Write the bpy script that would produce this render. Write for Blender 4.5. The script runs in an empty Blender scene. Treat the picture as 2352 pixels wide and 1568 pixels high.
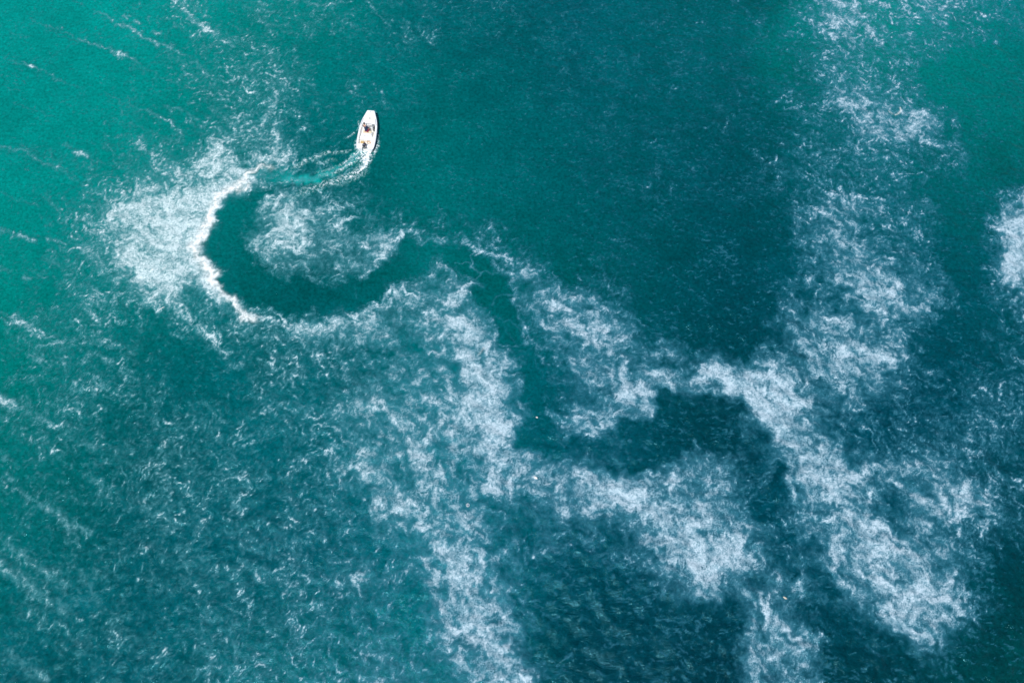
import bpy, bmesh, math, random
import numpy as np
from mathutils import Vector, Matrix

SC = bpy.context.scene
COL = SC.collection

# ---------------------------------------------------------------- camera
cam = bpy.data.cameras.new('camera'); camo = bpy.data.objects.new('camera', cam); COL.objects.link(camo)
cam.sensor_width = 36.0; cam.lens = 24.0; cam.clip_start = 0.5; cam.clip_end = 12000
camo.location = (0.0, -21.8, 60.0); camo.rotation_euler = (math.radians(20.0), 0, 0)
SC.camera = camo

# ---------------------------------------------------------------- sky and sun
SUN_EL = math.radians(63); SUN_AZ = math.radians(202)      # azimuth clockwise from +Y
w = bpy.data.worlds.new('World'); SC.world = w; w.use_nodes = True
nt = w.node_tree; nt.nodes.clear()
sky = nt.nodes.new('ShaderNodeTexSky'); sky.sky_type = 'NISHITA'; sky.sun_disc = False
sky.sun_elevation = SUN_EL; sky.sun_rotation = SUN_AZ; sky.altitude = 60
bg = nt.nodes.new('ShaderNodeBackground'); bg.inputs['Strength'].default_value = 0.10
wo = nt.nodes.new('ShaderNodeOutputWorld')
nt.links.new(sky.outputs[0], bg.inputs[0]); nt.links.new(bg.outputs[0], wo.inputs[0])
sd = bpy.data.lights.new('sun', 'SUN'); sd.energy = 3.2; sd.angle = math.radians(0.5); sd.color = (1.0, 0.98, 0.94)
so = bpy.data.objects.new('sun', sd); COL.objects.link(so); so.location = (-40, -60, 90)
dirv = Vector((math.sin(SUN_AZ) * math.cos(SUN_EL), math.cos(SUN_AZ) * math.cos(SUN_EL), math.sin(SUN_EL)))
so.rotation_euler = dirv.to_track_quat('Z', 'Y').to_euler()
SC.view_settings.view_transform = 'Standard'; SC.view_settings.look = 'None'
SC.view_settings.exposure = 0.28; SC.view_settings.gamma = 1.0; SC.view_settings.use_curve_mapping = False
SC.cycles.transparent_max_bounces = 12

# ---------------------------------------------------------------- helpers
def tag(o, label=None, cat=None, group=None, kind=None):
    if label: o['label'] = label
    if cat: o['category'] = cat
    if group: o['group'] = group
    if kind: o['kind'] = kind
    return o

def empty(name, loc=(0, 0, 0), rot=(0, 0, 0)):
    o = bpy.data.objects.new(name, None); o.empty_display_size = 0.3
    o.location = loc; o.rotation_euler = rot; COL.objects.link(o); return o

def link(name, me, mat, parent=None):
    o = bpy.data.objects.new(name, me); COL.objects.link(o)
    if mat: me.materials.append(mat)
    if parent: o.parent = parent
    return o

def bmo(name, bm, mat, parent=None, smooth=None):
    me = bpy.data.meshes.new(name)
    bmesh.ops.recalc_face_normals(bm, faces=bm.faces)
    bm.to_mesh(me); bm.free()
    if smooth is not None:
        for p in me.polygons: p.use_smooth = True
        if smooth: me.set_sharp_from_angle(angle=math.radians(smooth))
    return link(name, me, mat, parent)

def new_mat(name):
    m = bpy.data.materials.new(name); m.use_nodes = True
    n = m.node_tree.nodes; b = n.get('Principled BSDF')
    return m, m.node_tree, b

def plain(name, col, rough=0.5, metal=0.0, coat=0.0, grain=0.04, scale=30.0):
    m, t, b = new_mat(name)
    no = t.nodes.new('ShaderNodeTexNoise'); no.inputs['Scale'].default_value = scale; no.inputs['Detail'].default_value = 4
    tc = t.nodes.new('ShaderNodeTexCoord'); t.links.new(tc.outputs['Object'], no.inputs['Vector'])
    mx = t.nodes.new('ShaderNodeMix'); mx.data_type = 'RGBA'
    a = [c * (1 - grain * 2) for c in col]; z = [min(1, c * (1 + grain)) for c in col]
    mx.inputs[6].default_value = (*a, 1); mx.inputs[7].default_value = (*z, 1)
    t.links.new(no.outputs['Fac'], mx.inputs[0]); t.links.new(mx.outputs[2], b.inputs['Base Color'])
    b.inputs['Roughness'].default_value = rough; b.inputs['Metallic'].default_value = metal
    b.inputs['Coat Weight'].default_value = coat
    bp = t.nodes.new('ShaderNodeBump'); bp.inputs['Strength'].default_value = 0.15; bp.inputs['Distance'].default_value = 0.002
    t.links.new(no.outputs['Fac'], bp.inputs['Height']); t.links.new(bp.outputs[0], b.inputs['Normal'])
    return m

def grid_mesh(name, X, Y, Z, keep=None):
    """X, Y, Z arrays (H, W) -> mesh; keep = boolean (H-1, W-1) of the quads wanted; returns mesh and vertex picks"""
    H, W = X.shape
    idx = np.arange(H * W).reshape(H, W)
    q = np.stack([idx[:-1, :-1], idx[:-1, 1:], idx[1:, 1:], idx[1:, :-1]], -1)
    q = q[keep] if keep is not None else q.reshape(-1, 4)
    used = np.zeros(H * W, bool); used[q.ravel()] = True
    remap = np.cumsum(used) - 1
    pick = np.nonzero(used)[0]; q = remap[q].astype(np.int32)
    co = np.stack([X.ravel()[pick], Y.ravel()[pick], Z.ravel()[pick]], -1).astype(np.float32)
    me = bpy.data.meshes.new(name)
    me.vertices.add(len(co)); me.vertices.foreach_set('co', co.ravel())
    me.loops.add(q.size); me.loops.foreach_set('vertex_index', q.ravel())
    me.polygons.add(len(q))
    me.polygons.foreach_set('loop_start', np.arange(0, q.size, 4, dtype=np.int32))
    me.polygons.foreach_set('use_smooth', np.ones(len(q), bool))
    me.update(calc_edges=True)
    return me, pick

def attr(me, name, a):
    at = me.attributes.new(name, 'FLOAT', 'POINT'); at.data.foreach_set('value', np.ascontiguousarray(a, np.float32).ravel())

# ---------------------------------------------------------------- sea layout
TILT = math.radians(20.0); CAM_H = 60.0; CAM_Y = -21.8; FOC = 1568.0
CT, ST = math.cos(TILT), math.sin(TILT)

def ground(fx, fy, z=0.0):
    """chart coordinates of the aerial survey (2352 x 1568) -> metres on the sea"""
    fx = np.asarray(fx, float) - 1176.0; fy = 784.0 - np.asarray(fy, float)
    dx = fx; dy = fy * CT + FOC * ST; dz = fy * ST - FOC * CT
    k = (z - CAM_H) / dz
    return dx * k, CAM_Y + dy * k

def chart(x, y):
    x = np.asarray(x, float); y = np.asarray(y, float) - CAM_Y
    yc = y * CT - CAM_H * ST; zc = y * ST + CAM_H * CT
    zc = np.maximum(zc, 1.0)
    return 1176.0 + FOC * x / zc, 784.0 - FOC * yc / zc

RNG = np.random.default_rng(11)
def spec(n, L, lo, hi, beta, aniso=None):
    """tileable noise, n x n over L metres, wavelengths lo..hi, unit deviation"""
    k = np.fft.fftfreq(n, L / n)
    kx, ky = np.meshgrid(k, k)
    if aniso:
        a, s = aniso; c_, s_ = math.cos(a), math.sin(a)
        u = kx * c_ + ky * s_; v = -kx * s_ + ky * c_
        kk = np.hypot(u * s, v)
    else:
        kk = np.hypot(kx, ky)
    kk[0, 0] = 1.0
    A = kk ** (-beta / 2 - 0.5) * np.exp(-(kk * lo) ** 4) * (1 - np.exp(-(kk * hi) ** 4))
    A[0, 0] = 0
    F = np.fft.fft2(RNG.standard_normal((n, n))) * A
    r = np.fft.ifft2(F).real
    return (r / r.std()).astype(np.float32), L

def samp(tex, x, y):
    t, L = tex; n = t.shape[0]; s = n / L
    u = x * s; v = y * s
    iu = np.floor(u); iv = np.floor(v)
    fu = (u - iu).astype(np.float32); fv = (v - iv).astype(np.float32)
    iu = iu.astype(np.int64) % n; iv = iv.astype(np.int64) % n
    ju = (iu + 1) % n; jv = (iv + 1) % n
    return (t[iv, iu] * (1 - fu) + t[iv, ju] * fu) * (1 - fv) + (t[jv, iu] * (1 - fu) + t[jv, ju] * fu) * fv

def curl(tex):
    t, L = tex; h = L / t.shape[0]
    dx = (np.roll(t, -1, 1) - np.roll(t, 1, 1)) / (2 * h)
    dy = (np.roll(t, -1, 0) - np.roll(t, 1, 0)) / (2 * h)
    s = math.sqrt((dx ** 2 + dy ** 2).mean())
    return (dy / s, L), (-dx / s, L)

def swirl(x, y, field, dist, steps):
    ux, uy = field; h = dist / steps
    for _ in range(steps):
        a = samp(ux, x, y); b = samp(uy, x, y)
        x = x - h * a; y = y - h * b
    return x, y

def rank(a):
    s = np.sort(a[::7, ::7].ravel() if a.ndim == 2 else a[::37].ravel()); q = np.linspace(0, 1, 257)
    return np.interp(a, s[(q * (len(s) - 1)).astype(int)], q).astype(np.float32)

def sstep(a, b, x):
    t = np.clip((x - a) / (b - a), 0, 1); return t * t * (3 - 2 * t)

COVER = '''
010011412333 212211111111 112156545543
001111243310 122111111111 111145554431
010011234441 101000011111 111135443111
001111134531 221000111111 111236654211
000112245531 101000001111 111134667321
121144474742 100001001111 111244443412
011446678343 200000001111 111344444114
013587891775 421110000111 112456544137

113478862665 475334100111 111345443127
123468861353 531412511111 111235644128
014547565313 135561464321 113333766415
244331544566 654673257532 112455443112
134333144444 333475135635 454357753113
123333112433 445578224566 587656542233
443323223335 555577415663 127863323344
133233333344 445668325311 223763323443

221234433334 555636765645 542675556533
131234443224 356654357886 652167436764
123123333344 344663333355 764247636444
312222333334 424664332336 985236776532
143112333434 433675232124 773534658621
123312234434 332566122122 225522577641
113322234434 332566322213 115641357511
211222243344 343357611122 116551112111
'''
WATER = [  # body colour of the sea, display values, 8 x 6 over the chart
 [(12,156,150),(10,158,152),(8,142,138),(0,104,112),(0,92,104),(0,108,114),(8,150,138),(4,126,128)],
 [(10,152,146),(8,146,140),(0,108,112),(0,108,110),(0,92,100),(0,82,92),(0,106,110),(0,112,112)],
 [(6,138,130),(6,122,122),(0,92,96),(0,106,108),(0,90,96),(0,74,86),(0,84,98),(0,82,92)],
 [(4,120,116),(0,92,98),(0,108,118),(8,116,126),(0,82,96),(0,62,74),(0,72,90),(0,70,84)],
 [(0,108,110),(0,88,98),(0,92,106),(4,108,120),(0,74,88),(0,68,84),(0,74,92),(0,66,76)],
 [(0,98,110),(0,92,104),(0,102,108),(4,108,116),(0,64,78),(0,60,74),(0,62,72),(0,74,76)]]

def bil(g, u, v):
    """smooth lookup in a small table g[row, col]"""
    H, W = g.shape[:2]
    u = np.clip(u, 0, W - 1.001); v = np.clip(v, 0, H - 1.001)
    iu = u.astype(int); iv = v.astype(int); fu = u - iu; fv = v - iv
    if g.ndim == 3: fu = fu[..., None]; fv = fv[..., None]
    return (g[iv, iu] * (1 - fu) + g[iv, iu + 1] * fu) * (1 - fv) + (g[iv + 1, iu] * (1 - fu) + g[iv + 1, iu + 1] * fu) * fv

rows = [''.join(l.split()) for l in COVER.strip().splitlines() if l.strip()]
CG = np.array([[int(c) for c in r] for r in rows], float) / 9.0  # sparse top-centre cover is sky sparkle on ripples, painted as foam

def lin(c):
    c = np.asarray(c, float) / 255.0
    return np.where(c <= 0.04045, c / 12.92, ((c + 0.055) / 1.055) ** 2.4)
WG = lin(WATER)

# map raster over the sea in metres
MX0, MX1, MY0, MY1, MS = -74.0, 74.0, -38.0, 52.0, 0.125
MW = int((MX1 - MX0) / MS) + 1; MH = int((MY1 - MY0) / MS) + 1
gx = (MX0 + np.arange(MW) * MS)[None, :].repeat(MH, 0); gy = (MY0 + np.arange(MH) * MS)[:, None].repeat(MW, 1)

def box(X, Y, pad):
    i0 = max(0, int((X.min() - pad - MX0) / MS)); i1 = min(MW, int((X.max() + pad - MX0) / MS) + 2)
    j0 = max(0, int((Y.min() - pad - MY0) / MS)); j1 = min(MH, int((Y.max() + pad - MY0) / MS) + 2)
    return slice(j0, j1), slice(i0, i1)

def segdist(px, py, ax, ay, bx, by):
    dx, dy = bx - ax, by - ay
    t = np.clip(((px - ax) * dx + (py - ay) * dy) / (dx * dx + dy * dy + 1e-9), 0, 1)
    return np.hypot(px - ax - t * dx, py - ay - t * dy), t

def stroke(M, pts, w, a, soft=1.0):
    """pts in chart coordinates; w half width (chart units), a strength; both may be (start, end)"""
    X, Y = ground([p[0] for p in pts], [p[1] for p in pts])
    w0, w1 = w if isinstance(w, tuple) else (w, w); a0, a1 = a if isinstance(a, tuple) else (a, a)
    n = len(pts) - 1
    for i in range(n):
        ww = [(w0 + (w1 - w0) * (i + j) / n) * 0.040 for j in (0, 1)]
        aa = [a0 + (a1 - a0) * (i + j) / n for j in (0, 1)]
        sl = box(X[i:i + 2], Y[i:i + 2], max(ww) * 1.6)
        if sl[0].stop <= sl[0].start or sl[1].stop <= sl[1].start: continue
        d, t = segdist(gx[sl], gy[sl], X[i], Y[i], X[i + 1], Y[i + 1])
        r = d / (ww[0] + (ww[1] - ww[0]) * t)
        v = (aa[0] + (aa[1] - aa[0]) * t) * np.exp(-(r ** (2 * soft)))
        M[sl] = np.maximum(M[sl], v)

def region(pts, soft):
    """0..1 membership of a polygon given in chart coordinates, edge softened over soft metres"""
    X, Y = ground([p[0] for p in pts], [p[1] for p in pts])
    R = np.zeros((MH, MW), np.float32); sl = box(X, Y, soft * 1.2)
    px, py = gx[sl], gy[sl]; ins = np.zeros(px.shape, bool); D = np.full(px.shape, 1e3)
    n = len(pts)
    for i in range(n):
        x0, y0, x1, y1 = X[i], Y[i], X[(i + 1) % n], Y[(i + 1) % n]
        if y0 != y1:
            c = ((y0 > py) != (y1 > py)) & (px < (x1 - x0) * (py - y0) / (y1 - y0) + x0)
            ins ^= c
        D = np.minimum(D, segdist(px, py, x0, y0, x1, y1)[0])
    s = np.where(ins, D, -D)
    R[sl] = sstep(-soft, soft, s)
    return R

FX, FY = chart(gx, gy)
D = bil(CG, FX / (2352 / 36) - 0.5, FY / (1568 / 24) - 0.5).astype(np.float32)
# soften the table so that no cell pattern is left
def blur(a, n):
    for _ in range(3):
        for ax in (0, 1):
            c = np.cumsum(np.pad(a, [(n + 1, n) if i == ax else (0, 0) for i in (0, 1)], 'edge'), axis=ax)
            a = (np.take(c, range(2 * n + 1, c.shape[ax]), ax) - np.take(c, range(0, c.shape[ax] - 2 * n - 1), ax)) / (2 * n + 1)
    return a.astype(np.float32)
D = blur(D, 3)
ctr = sstep(700, 900, FX) * sstep(2352, 1900, FX) * sstep(450, 650, FY)
MILK = sstep(0.42 - 0.22 * ctr, 0.74 - 0.24 * ctr, D).astype(np.float32)            # smooth, milky foam where it lies thick

# ---- clear lanes and pools with firm edges
lane = region([(590,432),(560,448),(530,468),(505,490),(487,510),(484,533),(478,559),(480,590),(497,616),(510,634),(503,659),(525,675),(557,678),(562,692),(590,698),(622,704),(632,720),(655,727),(687,720),(710,706),(723,716),(737,733),(753,722),(780,704),(806,713),(837,700),(862,689),(894,666),(931,640),(957,622),(984,603),(1000,600),(1031,609),(1055,620),(1081,633),(1094,654),(1071,666),(1094,686),(1124,703),(1133,724),(1143,750),(1152,788),(1184,794),(1211,800),(1212,839),(1224,883),(1221,913),(1235,945),(1251,973),(1276,978),(1264,956),(1251,916),(1251,889),(1247,843),(1227,823),(1217,786),(1197,749),(1182,703),(1167,656),(1164,633),(1145,610),(1134,596),(1101,583),(1067,573),(1037,569),(1007,566),(974,563),(961,556),(931,543),(915,560),(895,580),(880,612),(855,628),(835,640),(800,650),(775,662),(740,650),(700,655),(680,650),(655,655),(630,640),(605,620),(580,600),(562,570),(552,540),(556,505),(575,478),(600,455),(632,438),(625,425)], 0.35)
D *= 1 - 0.86 * lane
pool = region([(1188,990),(1210,982),(1240,985),(1300,1010),(1370,990),(1440,975),(1500,958),(1520,900),(1560,884),(1608,897),(1635,911),(1668,921),(1688,915),(1696,909),(1701,935),(1728,958),(1755,966),(1771,978),(1775,1003),(1785,1045),(1801,1075),(1816,1112),(1822,1125),(1800,1140),(1780,1120),(1740,1070),(1700,1040),(1640,1030),(1600,1040),(1540,1055),(1480,1077),(1420,1082),(1370,1080),(1310,1060),(1260,1048),(1210,1052),(1190,1030)], 0.3)
east = sstep(1600, 1760, FX).astype(np.float32)
D *= 1 - pool * (0.72 - 0.25 * east)
for (cx, cy, rx, ry, f) in ((1761,1168,40,30,.9),(1795,1104,24,30,.9)):
    D *= 1 - f * region([(cx + rx * math.cos(a), cy + ry * math.sin(a)) for a in np.linspace(0, 6.0, 14)], 0.35)
D *= 1 - 0.75 * region([(2100,182),(2120,200),(2160,235),(2200,275),(2225,330),(2218,380),(2260,440),(2480,400),(2480,110),(2250,100),(2160,128),(2112,160)], 0.6)
D *= 1 - 0.6 * region([(2090,416),(2115,440),(2150,480),(2155,520),(2150,570),(2178,640),(2205,700),(2165,740),(2100,760),(2095,780),(2150,850),(2215,840),(2275,720),(2250,560),(2290,460),(2240,400)], 0.8)
D *= 1 - 0.55 * region([(1180,800),(1210,810),(1235,920),(1262,980),(1200,985),(1215,940),(1200,880)], 0.6)
# clear water north of the crest patch and east of the boat
D *= 1 - 0.75 * region([(1440,720),(1540,770),(1590,822),(1625,812),(1678,817),(1725,826),(1738,800),(1800,770),(1770,700),(1800,640),(1830,560),(1820,430),(1500,500)], 1.2)
D *= 1 - 0.62 * region([(1228,1290),(1300,1255),(1400,1300),(1520,1370),(1600,1385),(1690,1330),(1705,1420),(1700,1640),(1230,1640),(1225,1500),(1195,1380)], 0.8)
D *= 1 - 0.55 * region([(1885,1345),(1930,1365),(2050,1440),(2150,1512),(2180,1640),(1885,1640),(1900,1480)], 0.8)
D *= 1 - 0.7 * region([(2352,1260),(2290,1275),(2240,1310),(2235,1350),(2290,1390),(2270,1430),(2200,1450),(2170,1500),(2175,1640),(2480,1640),(2480,1260)], 0.8)
D *= 1 - 0.55 * region([(335,712),(385,716),(430,750),(480,800),(540,850),(560,905),(470,930),(400,900),(330,860),(320,780)], 1.2)
# firm southern / western rims
for pts, w, a in [
  ([(1222,1395),(1228,1440),(1215,1370)], 10, .45),
  ([(290,515),(281,590),(292,628),(300,655)], 9, .6),
  ([(1568,883),(1608,894),(1635,906),(1668,916),(1688,912)], 9, .62),
  ([(1701,930),(1728,953),(1755,961),(1773,974),(1779,1003),(1790,1045),(1806,1075),(1822,1112),(1832,1150)], (9, 14), .66),
  ([(2085,1388),(2051,1428),(2101,1465),(2148,1500)], 14, .55),
  ([(2111,1245),(2151,1302),(2135,1362),(2085,1388)], 14, .58),
  ([(1197,1050),(1260,1052),(1310,1066),(1370,1088),(1420,1092),(1480,1085),(1540,1064)], (14, 8), .55),
]: stroke(D, pts, w, a)

body = region([(290,470),(330,455),(372,448),(420,425),(465,420),(520,400),(560,395),(545,425),(510,450),(480,480),(468,520),(455,565),(462,610),(478,640),(440,640),(402,655),(395,672),(340,668),(303,655),(290,620),(282,575),(300,530)], 0.9)
D = np.maximum(D, 0.84 * body * (1 - lane))
D = np.maximum(D, 0.55 * region([(212,430),(260,450),(330,440),(360,400),(330,350),(345,335),(400,360),(430,380),(455,340),(540,300),(600,250),(640,205),(655,230),(640,280),(590,330),(540,360),(520,395),(420,440),(300,500),(285,560),(220,540),(172,510),(180,490),(230,500)], 1.1) * (1 - lane))
tongue = region([(408,690),(412,665),(440,650),(475,655),(500,672),(520,700),(560,740),(610,765),(640,800),(600,840),(560,830),(500,760),(440,720)], 0.6)
D = D * (1 - tongue) + np.minimum(D, 0.40) * tongue
for pts, w, a in [([(500,662),(530,695),(575,722),(620,745)], (14,24), (.90,.80)), ([(620,745),(665,752),(700,742),(735,756),(780,742),(830,735)], (20,24), (.78,.70)), ([(640,730),(652,738)], 10, .85), ([(700,718),(712,722)], 9, .8), ([(790,722),(840,716),(866,704)], 9, .85),
        ([(830,735),(870,712),(905,690),(940,662),(975,630),(1010,612)], (22,18), (.66,.58)), ([(862,702),(890,680),(928,650)], 6, .8), ([(995,612),(1030,625),(1060,640)], 10, .6), ([(560,735),(620,775),(700,790)], 22, .5)]:
    stroke(D, pts, w, a)
D *= 1 - 0.80 * lane * (D > 0.3)
D *= 1 + 0.0 * sstep(1780, 1880, FX) * sstep(700, 500, FY)
# ---- streaks and crests
S = np.zeros_like(D)
streaks = [
 ([(100,60),(140,84),(180,96)], 2.5, .3), ([(330,152),(372,180),(410,196)], 3, .28), ([(420,160),(440,178),(455,182)], 6, .45), ([(395,45),(402,60)], 5, .4), ([(0,60),(30,78),(60,84)], 3, .22), ([(560,14),(600,30),(640,28)], 7, .4), ([(600,50),(640,62),(660,58)], 8, .42), ([(700,5),(740,14),(770,10)], 8, .45), ([(845,5),(860,22),(875,42),(895,60)], (6,3), (.5,.4)), ([(540,60),(548,72)], 5, .4), ([(0,440),(40,462),(90,475)], 3, .2), ([(30,236),(70,250),(120,268)], 3, .2), ([(430,275),(446,290)], 6, .4), ([(300,330),(330,345),(370,356)], 4, .3), ([(210,365),(250,380),(290,392)], 4, .25), ([(100,590),(140,612),(170,640)], 8, .3), ([(0,615),(20,622)], 6, .4), ([(160,790),(210,812),(260,830)], 10, .35), ([(130,990),(180,1015),(240,1032)], 10, .32), ([(0,1040),(25,1058)], 7, .35),
 ([(384,694),(390,668),(412,650),(440,641),(475,645),(500,662)], 7, .82), ([(300,655),(350,690),(400,705),(440,730),(480,775),(520,818)], (9,7), .6),

 ([(640,215),(628,245),(600,285),(560,310)], 14, .55), ([(560,310),(510,325),(470,345),(450,372)], 12, .6), ([(450,372),(470,398),(520,410)], 16, .68), ([(326,340),(345,352),(372,362),(400,378),(420,395)], 9, .58), ([(218,436),(250,462),(300,470)], 10, .62), ([(174,498),(215,515),(260,535),(290,545)], 9, .55),
 ([(450,470),(430,520),(420,580),(440,630)], 40, .80), ([(330,520),(330,590),(380,640)], 34, .74), ([(545,420),(500,450),(470,490)], 26, .80), ([(400,480),(380,540),(390,600)], 34, .66),
 ([(300,640),(340,672),(400,665)], 16, .62), ([(385,655),(400,690),(450,735),(500,790)], 12, .55), ([(190,560),(240,620),(215,520)], 22, .42),
 ([(75,48),(135,70),(170,85),(200,100),(232,107),(252,115),(265,121)], (2.5,5), (.3,.62)),
 ([(262,118),(277,125),(288,128)], 9, .68), ([(286,128),(310,139),(328,152)], (5,3), (.6,.3)), ([(328,152),(360,175)], 3, .2),
 ([(167,2),(190,10)], 3, .35), ([(213,26),(245,34),(260,50)], (3,5), (.3,.45)),
 ([(270,58),(300,62),(320,80),(343,92),(363,104)], 7, (.55,.5)), ([(340,35),(341,52)], 6, .4), ([(285,36),(290,44)], 6, .5), ([(312,48),(320,54)], 7, .5), ([(352,72),(360,82),(366,74)], 6, .5),
 ([(375,100),(405,118),(440,137),(465,158),(478,172)], (6,8), (.4,.45)),
 ([(395,-12),(403,2),(417,16),(433,32)], (10,9), .6), ([(433,32),(450,52),(468,62),(485,72)], (10,14), .66), ([(485,72),(505,86),(520,96),(537,106)], (13,8), (.6,.55)),
 ([(12,136),(45,147),(70,153)], 4, (.3,.45)), ([(70,152),(76,154)], 6, .62), ([(80,158),(110,166),(128,183),(160,195),(195,203)], 3.5, (.3,.2)), ([(124,183),(132,184)], 7, .35),
 ([(240,213),(283,235),(320,250),(350,259),(382,277)], (3,6), (.25,.35)), ([(378,245),(420,252),(445,270),(462,286)], 5, (.28,.45)),
 ([(270,280),(300,285),(340,300),(380,318),(430,328)], 5, .25), ([(190,95),(150,111),(105,140)], 5, .16), ([(60,153),(90,130)], 4, .16), ([(250,60),(200,85)], 4, .14),
 ([(-20,334),(0,337),(30,341),(60,347),(82,364)], (5,7), .38), ([(82,362),(100,374),(135,384),(165,410),(210,430)], 5, (.42,.22)),
 ([(150,330),(172,346)], 4, .3), ([(175,350),(200,361)], (10,7), .62), ([(-10,522),(30,537),(60,546),(80,552)], (6,7), (.35,.5)), ([(108,548),(150,558)], 6, .42),
 ([(-10,715),(28,728)], 5, .4), ([(30,730),(50,742)], 12, .62), ([(50,742),(80,760),(110,768),(150,792)], (10,16), (.5,.4)), ([(70,815),(95,830)], 8, .45),
 ([(-10,915),(30,930)], 14, .62), ([(30,930),(60,945),(100,966),(130,990)], (14,8), (.55,.3)), ([(55,636),(65,640)], 8, .4),
 ([(12,1090),(26,1098)], 8, .45), ([(45,1128),(80,1150),(110,1165)], (5,8), .4), ([(110,1165),(140,1190),(165,1210),(205,1222)], 10, .42),
 ([(-10,1222),(30,1262),(60,1282),(90,1305),(125,1335),(165,1358)], (6,14), (.35,.35)), ([(-10,1290),(40,1322),(70,1350),(110,1380),(160,1400)], (12,16), (.5,.3)),
 ([(20,1495),(60,1530),(110,1560)], 10, .35),
 # wisps in the swirl system
 ([(1084,649),(1066,664)], (5,6), (.7,.8)), ([(1066,664),(1047,689),(1040,709)], (8,9), (.82,.6)), ([(1040,709),(1062,745),(1090,770)], 12, .5),
 ([(1100,738),(1096,760),(1104,790),(1108,830)], 13, .62), ([(1120,850),(1108,870),(1112,890)], 9, .68), ([(1105,880),(1130,900),(1145,930),(1118,945),(1105,985),(1118,1030)], 14, .7),
 ([(1118,1030),(1140,1045),(1175,1062),(1200,1075)], 16, .72), ([(1200,1075),(1245,1105),(1310,1120),(1370,1130)], 16, .62), ([(1370,1115),(1400,1140),(1440,1130),(1480,1150),(1478,1175)], 12, .62),
 ([(867,609),(872,590),(880,574),(902,556),(925,540)], (12,9), (.72,.78)), ([(925,540),(944,527),(961,539),(972,560)], (7,5), (.7,.6)), ([(972,560),(990,548),(1012,559)], 5, .5), ([(944,527),(975,532),(1000,540),(1020,556)], 5, .45),
 ([(1060,553),(1084,566),(1104,577),(1134,587),(1157,588),(1171,599)], (7,10), (.5,.75)), ([(1171,599),(1181,623),(1174,649),(1184,666),(1181,696)], (9,8), (.6,.5)), ([(1130,600),(1150,622),(1172,628)], 7, .5),
 ([(1181,696),(1200,745),(1222,783),(1250,835)], 5, .4),
 ([(1064,545),(1075,560)], 7, .45), ([(797,899),(796,940),(797,990)], 4, .5), ([(974,1132),(974,1158),(981,1180)], 4.5, .66), ([(955,1122),(972,1133)], 6, .55),
 ([(2197,666)], 1, 0), ([(1981,664),(1984,700),(2012,716)], 5, .6), ([(1845,690),(1848,705)], 4, .5),
 ([(655,850),(652,875)], 6, .5), ([(690,940),(678,948)], 7, .5), ([(770,950),(782,944)], 6, .5),
 ([(440,365),(455,385),(470,400),(500,410)], 16, .6), ([(620,225),(634,245),(628,262)], 7, .55), ([(550,176),(568,184)], 8, .6),
 ([(380,675),(420,720),(460,755)], 13, .55), ([(460,755),(500,800),(520,815)], 9, .5), ([(430,645),(465,652),(500,690)], 12, .66),
 
 ([(1010,605),(1035,622)], 8, .5),
 ([(1310,730),(1370,735),(1390,720)], 10, .5), ([(1240,690),(1290,720),(1330,740)], 14, .52), ([(1380,705),(1440,725),(1460,760),(1430,790)], 12, .48),
 ([(1205,785),(1260,800),(1320,820),(1420,830),(1450,840)], 7, .45),
 ([(1450,860),(1480,900),(1440,930),(1400,960),(1350,1000)], 18, .55), ([(1350,1000),(1300,960),(1262,945)], 10, .4), ([(1290,980),(1340,960),(1400,930),(1430,900)], 7, .45),
 ([(1600,1250),(1640,1240),(1700,1245)], 30, .8), ([(1570,1290),(1620,1300),(1660,1330)], 26, .62), ([(1900,800),(1930,850),(1920,870)], 26, .68),
 ([(1620,845),(1660,860),(1700,870),(1740,900)], 24, .74), ([(1800,930),(1790,980),(1782,1020)], 14, .72),
 ([(1900,1190),(1960,1240),(2010,1280),(2060,1320)], 26, .6), ([(2210,1100),(2250,1150),(2290,1180)], 24, .5),
]
for s in streaks:
    if len(s[0]) > 1: stroke(S, *s)
crest = np.zeros_like(D)
for s in [
 ([(632,384),(612,381),(590,388),(573,396)], (5,7), (.55,.95)), ([(573,394),(562,408),(548,418),(530,440)], (8,9), .95),
 ([(567,423),(548,436),(525,447),(500,462),(484,482)], (5,9), (.8,1.0)), ([(530,440),(500,462),(478,490),(472,515)], (10,13), 1.0),
 ([(472,515),(464,545),(455,570),(460,590),(472,612),(486,636)], (13,13), 1.0), ([(486,636),(492,652),(505,668)], (11,9), (.95,.8)),
 ([(505,668),(530,690),(560,712),(590,732)], (8,9), (.75,.7))]:
    stroke(crest, *s)
crest_spill = np.zeros_like(D)  # wide soft spill of foam along the crest
stroke(crest_spill, [(560,412),(520,440),(480,475),(452,520),(440,570),(450,620),(480,655),(520,692)], (16,22), .9)
D = np.maximum(D, crest_spill * (1 - lane)); D = np.maximum(D, S); D = np.maximum(D, np.minimum(crest, 1))
MILK = np.maximum(MILK * (1 - 0.8 * lane), sstep(0.4, 0.7, S)); MILK = np.maximum(MILK, sstep(0.3, 0.6, crest))
P2 = region([(633,437),(660,440),(690,452),(720,480),(780,510),(850,545),(880,575),(860,610),(800,630),(740,635),(690,640),(640,625),(600,598),(575,565),(563,520),(580,480)], 1.0)
MILK = np.maximum(MILK, P2 * .9)
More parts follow.
